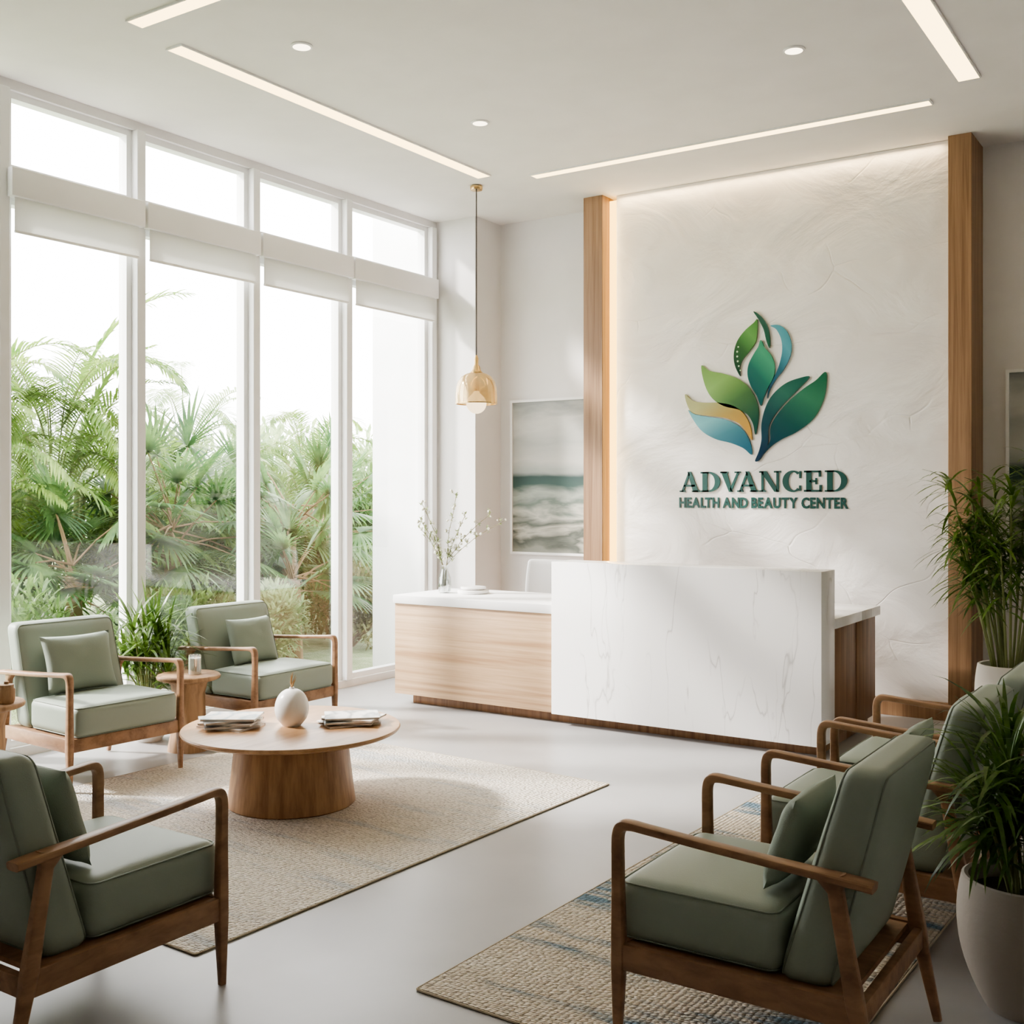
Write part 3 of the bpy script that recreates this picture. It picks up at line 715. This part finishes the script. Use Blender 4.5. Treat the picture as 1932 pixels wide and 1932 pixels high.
# ---------------------------------------------------------------- plants
def frond(b, bs, p0, az, elev, length, droop, nl=26, ll=.4, lw=.03, r=None, rr=.006, start=.25):
    d = Vector((math.cos(az)*math.cos(elev), math.sin(az)*math.cos(elev), math.sin(elev)))
    q = p0.copy(); v = d.copy(); pts = [q.copy()]; vs = [v.copy()]; N = 12
    for i in range(N):
        q = q+v*(length/N); v = (v+Vector((0,0,-droop/N*(1+i/N)))).normalized(); pts.append(q.copy()); vs.append(v.copy())
    tube(bs, pts, [rr*(1-.8*i/N) for i in range(N+1)], 5)
    for k_ in range(nl):
        u = start+(1-start)*k_/(nl-1); f = u*N; i = min(int(f), N-1); p = pts[i].lerp(pts[i+1], f-i); v = vs[i]
        side = v.cross(Vector((0,0,1))); side = side.normalized() if side.length > .01 else Vector((1,0,0))
        up = side.cross(v)
        L = ll*(math.sin(PI*(.15+.8*(u-start)/(1-start)))**.6)
        for s in (-1,1):
            dd = side*s*.85 + v*(.55+.5*u) + up*r.uniform(.0,.35)
            blade(b, p, dd, L*r.uniform(.85,1.1), lw, r.uniform(.5,1.1), 4)
def rosette(b, p, r, n, ll, lw, e0=-.1, e1=1.3, droop=1.2, az0=0):
    for k_ in range(n):
        az = r.uniform(0,2*PI); e = e0+(e1-e0)*r.random()
        blade(b, p+Vector((0,0,r.uniform(-.04,.04))), Vector((math.cos(az)*math.cos(e),math.sin(az)*math.cos(e),math.sin(e))), ll*r.uniform(.7,1.15), lw, droop*r.uniform(.6,1.3), 6)

def pot(t, prof, mat, soilr, soilz):
    obj('pot', lathe(BM(), prof, 64), mat, t)
    obj('soil', lathe(BM(), [(0,soilz-.03),(soilr,soilz-.03),(soilr,soilz),(0,soilz+.01)], 32), 'soil', t)
def taper(rb_, rm, rt, h, w=.018):
    p = [(0,0),(rb_*.93,0),(rb_,.012)]
    for k_ in range(1,13):
        u = k_/12; p.append(((1-u)**2*rb_+2*u*(1-u)*rm+u*u*rt, .012+(h-.012)*u))
    p += [(rt-w*.4,h+.004),(rt-w,h),(rt-w,h-.08),(0,h-.08)]
    return p
# 1) plant between the window chairs
t = thing('potted_plant', 'potted palm in a white bowl pot between the two window armchairs', 'plant', (-5.99,4.74,0))
pot(t, taper(.09,.185,.15,.31), 'potw', .13, .25)
r = random.Random(21); bs = BM(); bl = BM()
for k_ in range(16):
    a = r.uniform(0,2*PI); rr = r.uniform(.01,.06); h = r.uniform(.12,.50); ln = r.uniform(.0,.15)
    p0 = Vector((math.cos(a)*rr,math.sin(a)*rr,.25)); p1 = p0+Vector((math.cos(a)*ln,math.sin(a)*ln,h))
    tube(bs, [p0,(p0+p1)/2+Vector((0,0,.02)),p1], [.007,.006,.005], 6); rosette(bl, p1, r, 20, .33, .021, .1, 1.45, 1.2)
obj('stems', bs, 'stemg', t); obj('foliage', bl, 'ind', t, 'leaf')
# 2) tall bamboo palm near post
t = thing('potted_plant', 'tall bamboo palm in a pale pot in front of the right wooden post', 'plant', (-1.26,7.66,0))
pot(t, taper(.15,.24,.19,.52), 'potw', .17, .46)
r = random.Random(5); bs = BM(); bl = BM()
for k_ in range(22):
    a = r.uniform(0,2*PI); rr = r.uniform(.03,.13); h = r.uniform(.70,1.30); ln = r.uniform(.08,.32)
    p0 = Vector((math.cos(a)*rr,math.sin(a)*rr,.46)); p1 = p0+Vector((math.cos(a)*ln,math.sin(a)*ln,h))
    tube(bs, [p0,p0.lerp(p1,.5)+Vector((0,0,.04)),p1], [.009,.008,.005], 6)
    for m_ in range(5):
        pp = p0.lerp(p1, .56+.44*m_/4)+Vector((0,0,.02))
        rosette(bl, pp, r, 7 if m_ < 4 else 15, .31, .021, -.2, .9, 1.2)
obj('stems', bs, 'stemg', t); obj('foliage', bl, 'ind', t, 'leaf')
# 3) front right plant
t = thing('potted_plant', 'large grey stone pot with dark leafy palm at the right edge', 'plant', (-.575,3.77,0))
pot(t, taper(.12,.235,.185,.405,.02), 'stone', .165, .355)
r = random.Random(9); bs = BM(); bl = BM()
for k_ in range(19):
    a = r.uniform(0,2*PI); rr = r.uniform(.01,.07); h = r.uniform(.12,.42); ln = r.uniform(.0,.12)
    p0 = Vector((math.cos(a)*rr,math.sin(a)*rr,.35)); p1 = p0+Vector((math.cos(a)*ln,math.sin(a)*ln,h))
    tube(bs, [p0,(p0+p1)/2,p1], [.007,.006,.004], 6); rosette(bl, p1, r, 28, .34, .0165, .25, 1.45, 1.7)
obj('stems', bs, 'stemg', t); obj('foliage', bl, 'indD', t, 'leaf')

# ---------------------------------------------------------------- garden
b = BM(); bx(b, -40, XW-.14, -10, 45, -.3, -.06); tag(struct('ground', b, 'lawn'), 'pale lawn outside the windows', 'lawn', None, 'structure')
struct('wall_outside', bx(BM(), -7.06, XW-.12, 8.22, 8.6, -.06, 4.33), 'ext')
def areca(x,y,h,label,seed,n=20,mat='areca',ll=.36):
    t = thing('areca_palm', label, 'palm', (x,y,-.06), 0, 'feathery palms outside the windows'); r = random.Random(seed); bl, bs = BM(), BM()
    for k_ in range(5):
        a = r.uniform(0,2*PI); q = Vector((math.cos(a)*.18,math.sin(a)*.18,0)); tube(bs, [q, q*1.6+Vector((0,0,h*.4))], [.04,.03], 8)
    for k_ in range(n):
        a = r.uniform(0,2*PI); z = h*r.uniform(.12,.62)
        frond(bl, bs, Vector((math.cos(a)*.2,math.sin(a)*.2,z)), a, r.uniform(.6,1.35), h*r.uniform(.28,.40), r.uniform(1.2,2.1), 40, ll, .024, r, .009, .10)
    obj('trunks', bs, 'stemg', t); obj('foliage', bl, mat, t, 'leaf')
def fanpalm(x,y,h,label,seed,n=18,R_=.55):
    t = thing('fan_palm', label, 'palm', (x,y,-.06), 0, 'fan palms outside the windows'); r = random.Random(seed); bl, bs = BM(), BM()
    lathe(bs, [(0,0),(.1,0),(.085,h*.25),(.07,h*.5),(0,h*.5)], 12)
    for k_ in range(n):
        a = r.uniform(0,2*PI); e = r.uniform(-.5,1.3); L = h*r.uniform(.2,.34)
        d = Vector((math.cos(a)*math.cos(e),math.sin(a)*math.cos(e),math.sin(e))); p0 = Vector((0,0,h*r.uniform(.40,.56))); p1 = p0+d*L
        tube(bs, [p0,(p0+p1)/2+Vector((0,0,.03)),p1], [.012,.009,.006], 5)
        side = d.cross(Vector((0,0,1))).normalized(); up = side.cross(d)
        tw = r.uniform(-.5,.5); side = side*math.cos(tw)+up*math.sin(tw)
        for q_ in range(30):
            f = -2.3+4.6*q_/29; dd = d*math.cos(f)+side*math.sin(f); blade(bl, p1, dd, R_*r.uniform(.9,1.05)*(1-.12*abs(f)), .036, .55, 5, .4)
    obj('trunk', bs, 'bark', t); obj('foliage', bl, 'fan', t, 'leaf')
def bush(x,y,w,h,label,seed,mat='bushA',n=2600,ls=.09,group='leafy shrubs outside the windows'):
    t = thing('shrub', label, 'shrub', (x,y,-.06), 0, group); r = random.Random(seed); bl, bs = BM(), BM()
    lumps = [(Vector((r.uniform(-.5,.5)*w, r.uniform(-.5,.5)*w, h*r.uniform(.3,.68))), r.uniform(.28,.42)*min(w,h)) for _ in range(10)]
    for c_, _ in lumps: tube(bs, [Vector((0,0,0)), c_*.5, c_], [.02,.014,.006], 5)
    for k_ in range(n):
        c_, rad = r.choice(lumps); d = Vector((r.gauss(0,1),r.gauss(0,1),r.gauss(0,1))).normalized(); p = c_+d*rad*(r.random()**.35)
        if p.z < .02: p.z = abs(p.z)+.02
        dd = (d+Vector((r.uniform(-.8,.8),r.uniform(-.8,.8),r.uniform(-.3,.9)))).normalized()
        blade(bl, p, dd, ls*r.uniform(.8,1.6), ls*.42, .5, 2)
    obj('stems', bs, 'bark', t); obj('foliage', bl, mat, t, 'leaf')
areca(-10.0,6.75,4.35,'tall feathery palm at the far left window',1,64)
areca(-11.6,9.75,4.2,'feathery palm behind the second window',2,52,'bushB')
areca(-11.5,11.9,3.7,'feathery palm behind the third window',4,44)
areca(-9.7,5.5,3.8,'lower feathery palm at the left picture edge',6,50)
areca(-10.2,8.05,2.9,'mid height feathery palm between the fan palms',9,44)
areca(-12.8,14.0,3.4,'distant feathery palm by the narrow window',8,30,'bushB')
fanpalm(-8.8,7.25,2.5,'fan palm seen through the second window',11,24,.68)
fanpalm(-9.0,9.05,2.8,'fan palm seen through the third window',12,24,.70)
fanpalm(-8.6,6.0,1.9,'broad low fan palm behind the far left armchair',14,22,.55)
fanpalm(-8.0,8.1,1.6,'low fan palm near the glass of the third window',13,18,.48)
fanpalm(-10.3,11.0,2.8,'fan palm seen through the narrow fourth window',15,22,.65)
k_ = 0
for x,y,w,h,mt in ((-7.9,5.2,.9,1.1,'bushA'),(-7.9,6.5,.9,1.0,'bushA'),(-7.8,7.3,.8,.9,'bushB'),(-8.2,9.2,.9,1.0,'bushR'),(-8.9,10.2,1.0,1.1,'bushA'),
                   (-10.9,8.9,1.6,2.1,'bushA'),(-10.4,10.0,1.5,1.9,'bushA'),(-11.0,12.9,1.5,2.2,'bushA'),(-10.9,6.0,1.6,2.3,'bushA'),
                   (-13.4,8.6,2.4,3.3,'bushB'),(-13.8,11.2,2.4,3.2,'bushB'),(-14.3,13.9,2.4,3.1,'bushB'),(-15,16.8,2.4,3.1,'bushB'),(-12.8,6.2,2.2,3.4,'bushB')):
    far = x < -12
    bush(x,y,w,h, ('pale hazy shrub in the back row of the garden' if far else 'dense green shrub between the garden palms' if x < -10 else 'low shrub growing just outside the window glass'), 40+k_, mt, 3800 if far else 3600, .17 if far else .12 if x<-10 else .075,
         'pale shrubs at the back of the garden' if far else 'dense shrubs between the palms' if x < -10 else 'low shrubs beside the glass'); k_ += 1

# ---------------------------------------------------------------- lights
W = bpy.data.worlds.new('World'); bpy.context.scene.world = W; W.use_nodes = True
bg = W.node_tree.nodes['Background']; bg.inputs[0].default_value = (.98,.972,.97,1); bg.inputs[1].default_value = 9.8
def light(name, kind, loc, energy, col=(1,1,1), **k):
    d = bpy.data.lights.new(name, kind); d.energy = energy; d.color = col
    for a, v in k.items(): setattr(d, a, v)
    o = bpy.data.objects.new(name, d); C.objects.link(o); o.location = loc; return o
s = light('sun_light', 'SUN', (-12,0,9), 12, (1,.95,.89), angle=math.radians(6))
s.rotation_euler = Vector((.80,.42,-.62)).to_track_quat('-Z','Y').to_euler()
o = light('cove_top_light', 'AREA', (-3.1,8.24,4.11), 8, (1,.74,.42), shape='RECTANGLE', size=2.6, size_y=.03)
o = light('cove_side_light', 'AREA', (-4.49,8.25,2.1), 10, (1,.72,.36), shape='RECTANGLE', size=.03, size_y=3.9); o.rotation_euler = Vector((1,.05,0)).to_track_quat('-Z','Y').to_euler()
try: bpy.context.scene.view_settings.look = 'AgX - Medium High Contrast'
except Exception as e: print('look', e)

cam = bpy.data.cameras.new('camera'); co = bpy.data.objects.new('camera', cam); C.objects.link(co)
co.location = (0,0,CH); co.rotation_euler = (PI/2,0,A); cam.sensor_width = 36; cam.lens = F/1932*36
cam.shift_y = -(966-HZ)/1932; cam.clip_end = 200
bpy.context.scene.camera = co
